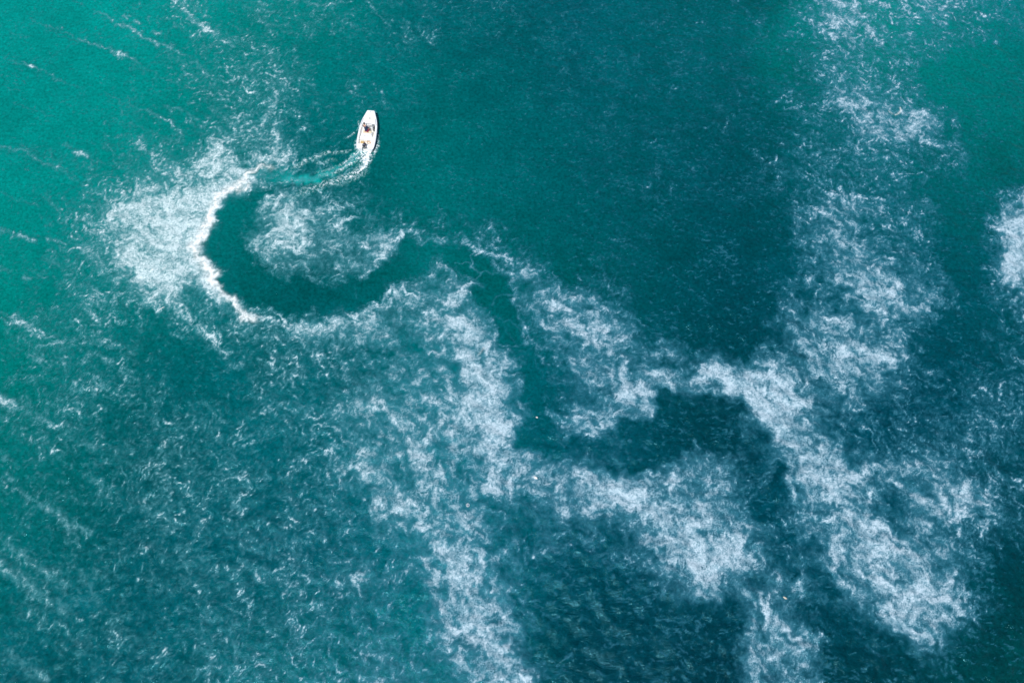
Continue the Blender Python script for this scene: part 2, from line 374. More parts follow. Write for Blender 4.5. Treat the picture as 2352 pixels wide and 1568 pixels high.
# threads crossing the clear lane
THR = np.zeros_like(D)
for s in [([(1087,583),(1081,606),(1104,626)], 2.6, .75), ([(1050,605),(1081,606)], 2.2, .6), ([(1104,626),(1084,649)], 2.4, .6), ([(1104,626),(1130,628),(1150,622)], 2.4, .55), ([(1141,789),(1167,796),(1194,792)], 1.8, .75),
          ([(1164,676),(1140,683),(1128,700)], 2.0, .5), ([(1094,653),(1112,660)], 2.0, .6), ([(1181,676),(1164,676)], 3, .6), ([(1135,728),(1165,735),(1200,760)], 1.8, .4), ([(1005,566),(1003,590)], 2, .3), ([(960,556),(958,600)], 2, .25),
          ([(1160,752),(1185,790),(1230,785)], 2.0, .35), ([(880,640),(885,670)], 2, .3), ([(815,650),(820,690)], 2, .3), ([(1227,823),(1250,870)], 2, .4)]:
    stroke(THR, *s)
# small bright arc and a few isolated fresh licks
LICK = np.zeros_like(D)
for s in [([(2056,265),(2063,263),(2068,256),(2066,248)], (1.8,1.6), .95), ([(2050,262),(2040,256)], 1.5, .6), ([(374,621),(380,616)], 1.5, .7), ([(1112,800),(1100,815)], 2.0, .5)]:
    stroke(LICK, *s)

# ---- boat wake
BUB = np.zeros_like(D)       # bubbles under the surface
stroke(BUB, [(836,344),(820,358),(801,373),(775,391),(749,402),(717,411),(686,415),(660,408)], (7,13), (.95,.8))
stroke(BUB, [(690,414),(660,402),(645,395)], (14,16), (.5,.4))
stroke(BUB, [(600,400),(650,410)], (16,14), .35)
dark = np.zeros_like(D)
stroke(dark, [(829,366),(801,384),(757,405),(732,417),(709,423),(688,427),(663,425)], (2,6), (.5,.9))
WK = np.zeros_like(D)
for s in [([(838,338),(842,350),(843,362),(838,374)], (13,11), 1.15), ([(849,345),(848,360),(842,376),(834,388)], (7,7), 1.2), ([(830,340),(833,352),(829,364)], (9,8), .9), ([(838,374),(830,388),(814,401)], (13,14), (.95,.72)), ([(814,401),(786,413),(755,422)], (12,12), (.70,.58)), ([(755,422),(725,431),(700,440)], (12,18), (.56,.38)),
          ([(827,362),(812,372),(796,382),(778,396)], (6,7), (.85,.55)), ([(778,396),(760,400),(735,404)], (6,6), (.5,.35)), ([(825,348),(812,360),(796,371),(780,382)], (7,6), (.8,.45)), ([(780,382),(750,392),(725,398)], (5,5), (.42,.3)), ([(835,392),(815,404),(790,414)], 18, .42),
          ([(866,296),(868,310),(869,322),(867,333),(864,343)], (2.5,6), (.45,.85)), ([(864,343),(859,355),(852,368),(842,384)], (6,4), (.75,.45)),
          ([(824,296),(816,306),(803,313),(790,319)], (3,3), (.75,.45)), ([(825,281),(829,288),(827,293)], 3, .9), ([(819,322),(817,334),(820,346)], (3,5), (.6,.85)), ([(846,256),(838,268),(831,279)], 2, .4), ([(862,258),(867,270),(869,284)], 2, .45),
          ([(806,346),(792,350),(765,352),(740,356),(709,368),(676,384)], (5,8), (.42,.55)), ([(700,440),(670,455)], 12, .34), ([(730,375),(770,368)], 8, .3), ([(840,395),(822,411),(805,416)], 1.5, .5)]:
    stroke(WK, *s)

# ---- noise stock
CHOP = np.array([[.35,.40,.55,.70,.75,.7,.55,.6],[.4,.45,.55,.55,.7,.8,.7,.7],[.5,.55,.6,.6,.7,.9,.8,.8],[.65,.8,.8,.8,.9,1.05,.95,.95],[.8,1.0,1.0,1.0,1.15,1.15,1.0,1.1],[.95,1.15,1.2,1.2,1.4,1.35,1.2,1.15]])
N1 = spec(1024, 150.0, 6.0, 40.0, 4.0); N2 = spec(1024, 90.0, 1.6, 8.0, 4.0); N3 = spec(1024, 47.0, 0.6, 2.4, 3.6); N4 = spec(1024, 30.0, 0.25, 0.9, 3.2)
C1, C2, C3, C4 = curl(N1), curl(N2), curl(N3), curl(N4)
T1 = spec(1024, 61.0, 0.22, 1.5, 1.2); T2 = spec(1024, 53.0, 0.12, 0.9, 0.8); T3 = spec(1024, 71.0, 0.5, 9.0, 2.4); T4 = spec(1024, 130.0, 3.0, 60.0, 2.0)
TF = spec(1024, 43.0, 0.10, 0.8, 0.4, (math.radians(-14), 4.0))      # painted sky glints on ripples, long along WNW-ESE
TG = spec(1024, 101.0, 1.0, 12.0, 1.5); T5 = spec(1024, 83.0, 0.9, 7.0, 1.6, (math.radians(-40), 1.5)); T6 = spec(1024, 67.0, 0.30, 2.6, 1.5); T7 = spec(1024, 79.0, 0.7, 3.2, 2.4)
MAPO = (MX0, MY0)
def msamp(M, x, y):
    u = np.clip((x - MX0) / MS, 0, MW - 1.01); v = np.clip((y - MY0) / MS, 0, MH - 1.01)
    iu = u.astype(np.int32); iv = v.astype(np.int32); fu = (u - iu).astype(np.float32); fv = (v - iv).astype(np.float32)
    return (M[iv, iu] * (1 - fu) + M[iv, iu + 1] * fu) * (1 - fv) + (M[iv + 1, iu] * (1 - fu) + M[iv + 1, iu + 1] * fu) * fv

def cdf(v, mu, sd):
    return (0.5 + 0.5 * np.tanh(0.8 * (v - mu) / sd)).astype(np.float32)

ANG = np.radians(np.array([[30,35,40,10,10,15,15,5],[30,35,-35,20,10,20,20,20],[30,70,28,-20,20,20,30,80],[40,35,20,80,-15,50,40,50],[40,30,20,80,15,35,55,50],[40,30,60,80,60,70,50,45]], float))
def streak_noise(x, y, n=10, h=0.17):
    """noise smeared along the current: silky threads.  Returns a coarse and a fine version"""
    fx, fy = chart(x, y); a = bil(ANG, fx / 336.0, fy / 313.6).astype(np.float32)
    bx, by = np.cos(a), -np.sin(a)
    A = samp(T6, x + 50, y); B = samp(T2, x + 3, y); na = nb = 1.0
    for sgn in (1, -1):
        px, py = x, y
        for i in range(n):
            ux = bx + 0.55 * samp(C1[0], px, py) + 0.55 * samp(C2[0], px, py); uy = by + 0.55 * samp(C1[1], px, py) + 0.55 * samp(C2[1], px, py)
            m = sgn * h / np.sqrt(ux * ux + uy * uy + 0.1)
            px = px + ux * m; py = py + uy * m
            A = A + samp(T6, px + 50, py); na += 1
            if i < 5: B = B + samp(T2, px + 3, py); nb += 1
    return A / (0.62 * na), B / (0.45 * nb)

def foam_fields(x, y):
    """coverage of the drifting foam, its thickness, and coverage of the boat's fresh wake"""
    # slow eddies carry the pattern, small ones fray it
    xs, ys = swirl(x, y, C4, 0.04, 2)
    xs, ys = swirl(xs, ys, C3, 0.13, 3)
    xk, yk = swirl(xs, ys, C2, 0.30, 4)
    xm, ym = swirl(xk, yk, C2, 0.30, 3)
    xa, ya = swirl(xm, ym, C2, 0.45, 5)
    xa, ya = swirl(xa, ya, C1, 1.5, 5)
    d = 0.8 * msamp(D, xk, yk) + 0.2 * msamp(D, xm, ym)
    tt6 = samp(T6, xk + 21, yk + 8); tt5 = samp(T5, xk + 3, yk + 31)
    d = np.clip(d + (0.085 * tt6 + 0.075 * tt5) * sstep(0.02, 0.2, d) * (1 - 0.5 * sstep(.6, .9, d)), 0, 1)
    sk = msamp(S, x + 0.8 * (xs - x), y + 0.8 * (ys - y))
    milk = msamp(MILK, xs, ys); cr = msamp(crest, xk, yk)
    t1 = samp(T1, xa, ya); t2 = samp(T2, xs + 11, ys); t3 = samp(T3, xa + 5, ya + 9); t4 = samp(T4, x, y)
    g = samp(TG, xm, ym); sa, st = streak_noise(xs, ys)
    t5 = samp(T5, xa + 17, ya); t6 = samp(T6, xa + 40, ya + 3)
    r1 = np.abs(samp(T7, xa + 30, ya + 7) + 0.15 * t2); line = np.exp(-(r1 / 0.16) ** 2) - 0.18       # threads of a lace
    nl = 0.42 * t1 + 0.66 * t2 + 0.50 * t6 + 0.30 * t5 + 0.65 * line + 0.20 * sa + 0.35 * st
    nm = 0.40 * t6 + 0.42 * t5 + 0.62 * sa + 0.52 * st + 0.36 * t2 + 0.30 * line + 0.22 * t3
    wisp = cdf(nm, 0, 1.1)
    vl = d ** 1.20 * (0.20 + 0.82 * np.exp(0.80 * nl - 0.32))
    vm = d ** 1.22 * (0.36 + 0.80 * np.exp(0.56 * nm - 0.16))
    v = (vl * (1 - milk) + vm * milk) * (1 + 0.7 * sstep(0.5, 0.95, d))
    o = 1 - np.exp(-(0.95 + 0.30 * milk) * v)
    o = np.maximum(o, np.clip(sk * (0.80 + 0.26 * nl + 0.40 * wisp), 0, 0.90))
    # ripple flecks: sky reflected by ripple facets, painted as thin foam in clearer water
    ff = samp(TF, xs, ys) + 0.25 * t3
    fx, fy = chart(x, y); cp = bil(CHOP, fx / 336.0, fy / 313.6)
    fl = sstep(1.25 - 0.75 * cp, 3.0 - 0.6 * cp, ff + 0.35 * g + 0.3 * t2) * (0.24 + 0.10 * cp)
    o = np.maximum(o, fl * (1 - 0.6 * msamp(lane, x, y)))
    th = msamp(THR, xs, ys); o = np.maximum(o, th * (0.5 + 0.5 * wisp))
    li = msamp(LICK, x + 0.2 * (xs - x), y + 0.2 * (ys - y)); o = np.maximum(o, li)
    crw = cr ** 1.0 * (0.66 + 0.60 * wisp + 0.10 * t2); o = np.maximum(o, crw)
    o = o * (1 - 0.6 * msamp(dark, x, y))
    # wake
    w = msamp(WK, x + 0.5 * (xs - x), y + 0.5 * (ys - y))
    q1 = samp(T2, 1.9 * x, 1.9 * y + 4); q2 = samp(T1, 1.3 * xs, 1.3 * ys)
    lw = cdf(0.75 * q1 + 0.55 * q2 + 0.5 * t2 + 0.3 * st, 0, 1.1)
    wk = w * (0.10 + 1.25 * lw ** 1.6) * sstep(0.02, 0.25, w)
    wk = np.maximum(wk, sstep(0.75, 1.1, w) * (0.50 + 0.55 * lw))
    bb = msamp(BUB, xs, ys); o = np.maximum(o, 0.50 * bb * (0.55 + 0.55 * lw) * (1 - msamp(dark, x, y)))
    return np.clip(o, 0, 1), np.clip(np.maximum(crw, li), 0, 1), np.clip(wk, 0, 1), d

def water_fields(x, y):
    fx, fy = chart(x, y)
    xs, ys = swirl(x, y, C3, 0.3, 3); xm, ym = swirl(xs, ys, C2, 0.9, 4)
    g = samp(TG, xm, ym); t4 = samp(T4, x, y)
    wx, wy = fx + 22 * t4, fy + 22 * g
    col = bil(WG, wx / 336.0, wy / 313.6)
    col = col * (1 + 0.06 * t4 + 0.05 * g)[..., None]
    b = msamp(BUB, xs, ys) * (0.92 + 0.10 * g)
    dk = msamp(dark, xs, ys)
    ln = msamp(lane, x, y)
    b = np.clip(b * (1 - dk), 0, 1)[..., None]
    col = col * (1 - 0.35 * dk)[..., None]
    bub = lin((100, 212, 205))
    col = col * (1 - b) + bub * b
    return col.astype(np.float32), b[..., 0]
# ---------------------------------------------------------------- sea surface
SW1 = spec(1024, 210.0, 2.2, 16.0, 2.6, (math.radians(-18), 1.5)); SW2 = spec(1024, 97.0, 0.5, 2.6, 1.6, (math.radians(-14), 1.4))
def chop(x, y):
    fx, fy = chart(x, y); return bil(CHOP, fx / 336.0, fy / 313.6)
def height(x, y):
    return chop(x, y) * (0.050 * samp(SW1, x, y) + 0.048 * samp(SW2, x, y))
def outer(a, b, h, far):
    ins = list(np.arange(a, b + h * 0.5, h)); l = []; s = h; p = ins[0]
    while p > -far: s *= 1.22; p -= s; l.append(p)
    r = []; s = h; p = ins[-1]
    while p < far: s *= 1.22; p += s; r.append(p)
    return np.array(l[::-1] + ins + r), len(l), len(ins)
SH = 0.22
ax, ax0, axn = outer(-66.0, 66.0, SH, 5000.0); ay, ay0, ayn = outer(-33.0, 47.0, SH, 5000.0)
GX, GY = np.meshgrid(ax, ay)
fade = np.clip(1 - np.maximum(np.abs(GX) - 66, np.maximum(GY - 47, -33 - GY)) / 40.0, 0, 1)
HZ = height(GX, GY) * fade
me, pick = grid_mesh('sea', GX, GY, HZ)
tint, bub = water_fields(GX, GY)
tc = np.ones((GX.size, 4), np.float32); tc[:, :3] = np.clip(np.array([0.0, 0.63, 0.59]) * tint.reshape(-1, 3), 0, 1)
ca = me.attributes.new('tint', 'FLOAT_COLOR', 'POINT'); ca.data.foreach_set('color', tc.ravel())
attr(me, 'chop', chop(GX, GY).ravel()); attr(me, 'bubbles', bub.ravel())

def sea_material():
    m, t, b = new_mat('sea_water'); N = t.nodes; K = t.links
    at = N.new('ShaderNodeAttribute'); at.attribute_name = 'tint'
    ch = N.new('ShaderNodeAttribute'); ch.attribute_name = 'chop'
    ge = N.new('ShaderNodeNewGeometry')
    mp = N.new('ShaderNodeMapping'); mp.inputs['Rotation'].default_value = (0, 0, math.radians(16)); mp.inputs['Scale'].default_value = (0.55, 1.0, 1.0)
    K.new(ge.outputs['Position'], mp.inputs['Vector'])
    n1 = N.new('ShaderNodeTexNoise'); n1.inputs['Scale'].default_value = 1.9; n1.inputs['Detail'].default_value = 5; n1.inputs['Roughness'].default_value = 0.62; n1.inputs['Distortion'].default_value = 0.6
    n2 = N.new('ShaderNodeTexNoise'); n2.inputs['Scale'].default_value = 7.0; n2.inputs['Detail'].default_value = 3; n2.inputs['Roughness'].default_value = 0.6
    K.new(mp.outputs[0], n1.inputs['Vector']); K.new(mp.outputs[0], n2.inputs['Vector'])
    b1 = N.new('ShaderNodeBump'); b1.inputs['Distance'].default_value = 0.10
    b2 = N.new('ShaderNodeBump'); b2.inputs['Strength'].default_value = 0.7; b2.inputs['Distance'].default_value = 0.02
    K.new(ch.outputs['Fac'], b1.inputs['Strength'])
    K.new(n1.outputs['Fac'], b1.inputs['Height']); K.new(n2.outputs['Fac'], b2.inputs['Height']); K.new(b1.outputs[0], b2.inputs['Normal'])
    # fine colour mottling of the turbid water
    n3 = N.new('ShaderNodeTexNoise'); n3.inputs['Scale'].default_value = 3.2; n3.inputs['Detail'].default_value = 6; n3.inputs['Roughness'].default_value = 0.8
    K.new(ge.outputs['Position'], n3.inputs['Vector'])
    mr = N.new('ShaderNodeMapRange'); mr.inputs[1].default_value = 0.3; mr.inputs[2].default_value = 0.7; mr.inputs[3].default_value = 0.52; mr.inputs[4].default_value = 1.48
    K.new(n3.outputs['Fac'], mr.inputs[0])
    mu = N.new('ShaderNodeVectorMath'); mu.operation = 'SCALE'
    K.new(at.outputs['Color'], mu.inputs[0]); K.new(mr.outputs[0], mu.inputs['Scale'])
    K.new(mu.outputs[0], b.inputs['Base Color'])
    b.inputs['Roughness'].default_value = 0.085; b.inputs['IOR'].default_value = 1.333
    b.inputs['Specular Tint'].default_value = (0.22, 0.78, 0.95, 1)
    sl = N.new('ShaderNodeMapRange'); sl.inputs[1].default_value = 0.6; sl.inputs[2].default_value = 1.2; sl.inputs[3].default_value = 0.10; sl.inputs[4].default_value = 0.26
    K.new(ch.outputs['Fac'], sl.inputs[0]); K.new(sl.outputs[0], b.inputs['Specular IOR Level'])
    K.new(b2.outputs[0], b.inputs['Normal'])
    return m
seao = link('sea', me, sea_material()); tag(seao, kind='structure')

def sea_z(x, y):
    u = np.clip((x - ax[ax0]) / SH, 0, axn - 1.001); v = np.clip((y - ay[ay0]) / SH, 0, ayn - 1.001)
    iu = u.astype(int); iv = v.astype(int); fu = u - iu; fv = v - iv; iu = iu + ax0; iv = iv + ay0
    return (HZ[iv, iu] * (1 - fu) + HZ[iv, iu + 1] * fu) * (1 - fv) + (HZ[iv + 1, iu] * (1 - fu) + HZ[iv + 1, iu + 1] * fu) * fv

# ---------------------------------------------------------------- drifting foam
def foam_material(name, ramp, white, gain):
    m, t, b = new_mat(name); N = t.nodes; K = t.links
    co = N.new('ShaderNodeAttribute'); co.attribute_name = 'cover'
    fr = N.new('ShaderNodeAttribute'); fr.attribute_name = 'fresh'
    ge = N.new('ShaderNodeNewGeometry')
    no = N.new('ShaderNodeTexNoise'); no.inputs['Scale'].default_value = 5.5; no.inputs['Detail'].default_value = 5; no.inputs['Roughness'].default_value = 0.85; no.inputs['Distortion'].default_value = 1.2
    K.new(ge.outputs['Position'], no.inputs['Vector'])
    mr = N.new('ShaderNodeMapRange'); mr.inputs[1].default_value = 0.3; mr.inputs[2].default_value = 0.7; mr.inputs[3].default_value = 0.45; mr.inputs[4].default_value = 1.55
    K.new(no.outputs['Fac'], mr.inputs[0])
    al = N.new('ShaderNodeMath'); al.operation = 'MULTIPLY'; al.use_clamp = True
    K.new(co.outputs['Fac'], al.inputs[0]); K.new(mr.outputs[0], al.inputs[1])
    ga = N.new('ShaderNodeMath'); ga.operation = 'MULTIPLY'; ga.use_clamp = True; ga.inputs[1].default_value = gain
    K.new(al.outputs[0], ga.inputs[0])
    cl = N.new('ShaderNodeAttribute'); cl.attribute_name = 'cool'
    mc = N.new('ShaderNodeMix'); mc.data_type = 'RGBA'; K.new(cl.outputs['Fac'], mc.inputs[0])
    for k_, rp in enumerate(ramp):
        m1 = N.new('ShaderNodeValToRGB'); cr_ = m1.color_ramp; cr_.elements[0].color = (*rp[0], 1); cr_.elements[1].color = (*rp[-1], 1)
        for p_, c_ in zip((0.45, 0.78), rp[1:3]):
            q_ = cr_.elements.new(p_); q_.color = (*c_, 1)
        K.new(al.outputs[0], m1.inputs[0]); K.new(m1.outputs[0], mc.inputs[6 + k_])
    m2 = N.new('ShaderNodeMix'); m2.data_type = 'RGBA'; m2.inputs[7].default_value = (*white, 1)
    K.new(fr.outputs['Fac'], m2.inputs[0]); K.new(mc.outputs[2], m2.inputs[6]); K.new(m2.outputs[2], b.inputs['Base Color'])
    K.new(ga.outputs[0], b.inputs['Alpha'])
    b.inputs['Roughness'].default_value = 0.75; b.inputs['Specular IOR Level'].default_value = 0.05
    bp = N.new('ShaderNodeBump'); bp.inputs['Strength'].default_value = 0.5; bp.inputs['Distance'].default_value = 0.03
    K.new(al.outputs[0], bp.inputs['Height']); K.new(bp.outputs[0], b.inputs['Normal'])
    return m
FOAM = foam_material('sea_foam', (((0.0, 0.21, 0.25), (0.10, 0.36, 0.40), (0.35, 0.53, 0.55), (0.60, 0.71, 0.71)), ((0.0, 0.155, 0.245), (0.06, 0.27, 0.37), (0.27, 0.43, 0.51), (0.47, 0.59, 0.65))), (0.84, 0.87, 0.84), 1.0)
wr = ((0.06, 0.42, 0.42), (0.40, 0.64, 0.66), (0.7, 0.8, 0.82), (0.85, 0.9, 0.92))
WAKE = foam_material('wake_foam', (wr, wr), (0.9, 0.92, 0.92), 1.1)

FS = 0.088
fxs = np.arange(-64.0, 64.0, FS); fys = np.arange(-31.5, 45.5, FS)
PX, PY = np.meshgrid(fxs, fys)
half = 1176.0 / FOC * np.maximum((PY - CAM_Y) * ST + CAM_H * CT, 1) + 4.0
inside = np.abs(PX) < half
sel = np.nonzero(inside.ravel())[0]
cov = np.zeros(PX.size, np.float32); frs = cov.copy(); wk = cov.copy()
CH = 200000
for k in range(0, len(sel), CH):
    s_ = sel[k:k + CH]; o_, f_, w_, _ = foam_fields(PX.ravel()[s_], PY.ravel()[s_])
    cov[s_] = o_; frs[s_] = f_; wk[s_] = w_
covg = cov.reshape(PX.shape)
mx = np.maximum(np.maximum(covg[:-1, :-1], covg[1:, :-1]), np.maximum(covg[:-1, 1:], covg[1:, 1:]))
keep = mx > 0.045
cov = np.clip((cov - 0.012) / 0.988, 0, 1)
PZ = sea_z(PX, PY) + 0.018 + 0.045 * covg + 0.06 * frs.reshape(PX.shape)
me, pick = grid_mesh('sea_foam', PX, PY, PZ, keep)
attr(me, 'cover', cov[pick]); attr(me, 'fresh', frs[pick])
cfx, cfy = chart(PX.ravel()[pick], PY.ravel()[pick]); attr(me, 'cool', sstep(500, 1700, cfx + 0.35 * cfy))
print('foam faces', len(me.polygons))
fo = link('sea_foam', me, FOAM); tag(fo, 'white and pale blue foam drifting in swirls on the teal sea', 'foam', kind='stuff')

# ---------------------------------------------------------------- wake behind the boat
QX, QY = np.meshgrid(np.arange(-27.0, -11.0, 0.05), np.arange(8.0, 26.0, 0.05))
_, _, wq, _ = foam_fields(QX, QY)
mq = np.maximum(np.maximum(wq[:-1, :-1], wq[1:, :-1]), np.maximum(wq[:-1, 1:], wq[1:, 1:]))
QZ = sea_z(QX, QY) + 0.075 + 0.10 * wq
me, pick = grid_mesh('boat_wake', QX, QY, QZ, mq > 0.03)
attr(me, 'cover', wq.ravel()[pick]); attr(me, 'fresh', wq.ravel()[pick] ** 2)
wo_ = link('boat_wake', me, WAKE); tag(wo_, 'curved white wake churned up behind the small motorboat', 'wake', kind='stuff')
# ---------------------------------------------------------------- motorboat
M_gel = plain('white_gelcoat', (0.86, 0.86, 0.84), 0.28, coat=0.4, grain=0.02, scale=6)
M_floor = plain('cockpit_floor', (0.80, 0.78, 0.72), 0.6, grain=0.05, scale=14)
M_rail = plain('rubber_rail', (0.62, 0.66, 0.72), 0.5)
M_cush = plain('cream_vinyl', (0.74, 0.64, 0.44), 0.5)
M_black = plain('black_cowling', (0.018, 0.018, 0.024), 0.22, coat=0.5)
M_grey = plain('grey_cap', (0.12, 0.12, 0.17), 0.35)
M_stripe = plain('pale_stripe', (0.75, 0.78, 0.76), 0.3)
M_steel = plain('stainless_steel', (0.55, 0.55, 0.56), 0.25, metal=0.9)
M_dark = plain('dark_panel', (0.05, 0.055, 0.06), 0.4)
M_tan = plain('tan_rope', (0.55, 0.38, 0.16), 0.8, grain=0.15)
M_orange = plain('orange_hose', (0.62, 0.22, 0.05), 0.5)
M_bronze = plain('bronze_cap', (0.34, 0.27, 0.20), 0.4, metal=0.2)
mg, tg, bg_ = new_mat('smoked_acrylic'); bg_.inputs['Base Color'].default_value = (0.20, 0.22, 0.24, 1); bg_.inputs['Roughness'].default_value = 0.06
bg_.inputs['Transmission Weight'].default_value = 0.75; bg_.inputs['IOR'].default_value = 1.3

HEAD = math.radians(85.3)
boat = empty('motorboat', (-15.227, 20.98, 0.06), (0, math.radians(-2.5), HEAD))
boat.rotation_euler = (Matrix.Rotation(HEAD, 3, 'Z') @ Matrix.Rotation(math.radians(-2.5), 3, 'Y') @ Matrix.Rotation(math.radians(2.0), 3, 'X')).to_euler()
tag(boat, 'small white open motorboat with black outboard carving a curved wake', 'boat')

ST_X = [0, .2, .38, .6, .9, 1.3, 1.8, 2.3, 2.7, 3.05, 3.3, 3.6, 3.85, 4.1, 4.3, 4.45, 4.55, 4.60]
def bw(x): return float(np.interp(x, [0, .15, .4, .75, 1.2, 1.7, 2.2, 2.7, 3.1, 3.4, 3.7, 4.0, 4.25, 4.45, 4.56, 4.60], [.76, .86, .91, .94, .95, .945, .925, .89, .83, .765, .68, .575, .48, .41, .37, .33]))
def zg(x): return 0.50 + 0.10 * (x / 4.6) ** 2
def sect(x, y0=0.0):
    w = bw(x); r = max(0.0, (x - 2.6) / 2.0)
    c = w * (0.86 - 0.18 * r)
    zk = -0.14 + 0.34 * r ** 2.2; zc = 0.04 + 0.22 * r ** 1.6
    return [(y0, zk if y0 == 0 else zk + 0.04), (c * 0.5 + y0 * 0.5, zk + (zc - zk) * 0.42), (c, zc), (w * 0.965, zc + (zg(x) - zc) * 0.55), (w, zg(x) - 0.03), (w - 0.012, zg(x))]
bm = bmesh.new()
def strip(bm, rowsA):
    vs = [[bm.verts.new(p) for p in r] for r in rowsA]
    for a, b in zip(vs[:-1], vs[1:]):
        for i in range(len(a) - 1):
            bm.faces.new((a[i], a[i + 1], b[i + 1], b[i]))
    return vs
for s in (-1, 1):
    xs_ = [x for x in ST_X if x >= .38]
    v = strip(bm, [[(x, s * y, z) for y, z in sect(x)] for x in xs_])
    bm.faces.new(v[-1])                                            # blunt stem
    sp = [x for x in ST_X if x <= .38]
    v = strip(bm, [[(x, s * y, z) for y, z in [(0.30, zg(x) - .02)] + sect(x, 0.30)] for x in sp])
    bm.faces.new(v[0])
# transom with motor cut-out
strip(bm, [[(.38, y, z) for y in (-.30, -.1, .1, .30)] for z in (-.13, .20, .40)])
bmesh.ops.remove_doubles(bm, verts=bm.verts, dist=0.001)
hull = bmo('hull', bm, M_gel, boat, 35)

CX0, CX1 = 0.62, 2.98       # cockpit opening
def ci(x): return bw(x) - 0.17 - 0.05 * max(0, x - 2.4)
bm = bmesh.new()
for s in (-1, 1):
    xs_ = [x for x in ST_X if x <= CX0] + [CX0]
    strip(bm, [[(x, s * (0.30 if x < .38 else 0.002), zg(x) - (0.0 if x < .38 else 0.06)), (x, s * .34, zg(x) + .002), (x, s * (bw(x) - .012), zg(x) + .002)] for x in sorted(set(xs_))])
    xs_ = sorted(set([CX0, CX1] + [x for x in ST_X if CX0 < x < CX1]))
    strip(bm, [[(x, s * ci(x), zg(x) + .004), (x, s * (ci(x) + .05), zg(x) + .022), (x, s * (bw(x) - .03), zg(x) + .016), (x, s * (bw(x) - .012), zg(x) + .002)] for x in xs_])
    xs_ = sorted(set([CX1] + [x for x in ST_X if x > CX1]))
    strip(bm, [[(x, s * k * (bw(x) - .012), zg(x) + .002 + 0.075 * (1 - k * k) * (1 - max(0, (x - 4.0) / .6) ** 2)) for k in (0, .25, .5, .75, .9, 1)] for x in xs_])
bmesh.ops.remove_doubles(bm, verts=bm.verts, dist=0.001)
deck = bmo('deck', bm, M_gel, boat, 40)

bm = bmesh.new()
FZ = 0.17
for s in (-1, 1):
    xs_ = sorted(set([CX0, CX1] + [x for x in ST_X if CX0 < x < CX1]))
    strip(bm, [[(x, s * ci(x), zg(x) + .004), (x, s * (ci(x) - .03), FZ + .04), (x, s * (ci(x) - .06), FZ)] for x in xs_])
strip(bm, [[(CX0, y, z) for y in (-ci(CX0), 0, ci(CX0))] for z in (FZ, zg(CX0))])
strip(bm, [[(CX1, y, z) for y in (-ci(CX1), 0, ci(CX1))] for z in (FZ, zg(CX1) + .002)])
bmo('cockpit_liner', bm, M_gel, boat, 40)
bm = bmesh.new()
strip(bm, [[(x, k * (ci(x) - .05), FZ) for k in (-1, -.5, 0, .5, 1)] for x in xs_])
bmo('floor', bm, M_floor, boat)

def box(bm, c, d, bev=0.0, rot=None):
    r = bmesh.ops.create_cube(bm, size=1.0)
    vs = r['verts']
    bmesh.ops.scale(bm, vec=d, verts=vs)
    if bev > 0:
        es = list({e for v in vs for e in v.link_edges})
        rr = bmesh.ops.bevel(bm, geom=es, offset=bev, segments=2, affect='EDGES', profile=0.6)
        vs = list({v for f in rr['faces'] for v in f.verts} | {v for v in vs if v.is_valid})
    if rot is not None: bmesh.ops.rotate(bm, verts=vs, cent=(0, 0, 0), matrix=rot)
    bmesh.ops.translate(bm, vec=c, verts=vs)
    return vs

def tube(bm, pts, r, n=8, closed=False):
    pts = [Vector(p) for p in pts]; rings = []
    N = len(pts)
    for i, p in enumerate(pts):
        if closed: t = pts[(i + 1) % N] - pts[i - 1]
        else: t = pts[min(i + 1, N - 1)] - pts[max(i - 1, 0)]
        t.normalize(); up = Vector((0, 0, 1)) if abs(t.z) < .9 else Vector((1, 0, 0))
        a = t.cross(up).normalized(); b = t.cross(a)
        rr = r[i] if isinstance(r, (list, tuple)) else r
        rings.append([bm.verts.new(p + (a * math.cos(k * 2 * math.pi / n) + b * math.sin(k * 2 * math.pi / n)) * rr) for k in range(n)])
    rng = range(N) if closed else range(N - 1)
    for i in rng:
        A, B = rings[i], rings[(i + 1) % N]
        for k in range(n): bm.faces.new((A[k], A[(k + 1) % n], B[(k + 1) % n], B[k]))
    if not closed:
        bm.faces.new(rings[0]); bm.faces.new(rings[-1])

# rub rail round the gunwale
bm = bmesh.new()
pr = [(x, bw(x) + .012, zg(x) - .03) for x in ST_X] + [(x, -bw(x) - .012, zg(x) - .03) for x in ST_X[::-1]]
tube(bm, pr, 0.022, 6); bmo('rub_rail', bm, M_rail, boat, 60)
# registration plate strips on the starboard side
bm = bmesh.new()
for x in (1.0, 1.45): box(bm, (x, -bw(x) + .005, 0.33), (0.30, 0.012, 0.05))
bmo('side_stripe', bm, M_dark, boat)
# seat box with cushion, aft bench
bm = bmesh.new(); box(bm, (1.86, 0.0, 0.36), (0.46, 1.02, 0.40), 0.03); box(bm, (1.36, 0, 0.30), (0.42, 1.44, 0.26), 0.03)
sb = bmo('bench_seat', bm, M_gel, boat, 40)
bm = bmesh.new(); box(bm, (1.97, 0.0, 0.60), (0.30, 0.90, 0.075), 0.03)
bmo('cushion', bm, M_cush, sb, 50)
bm = bmesh.new(); box(bm, (1.685, 0, 0.66), (0.07, 0.98, 0.20), 0.03, ); bmo('backrest', bm, M_gel, boat, 50)
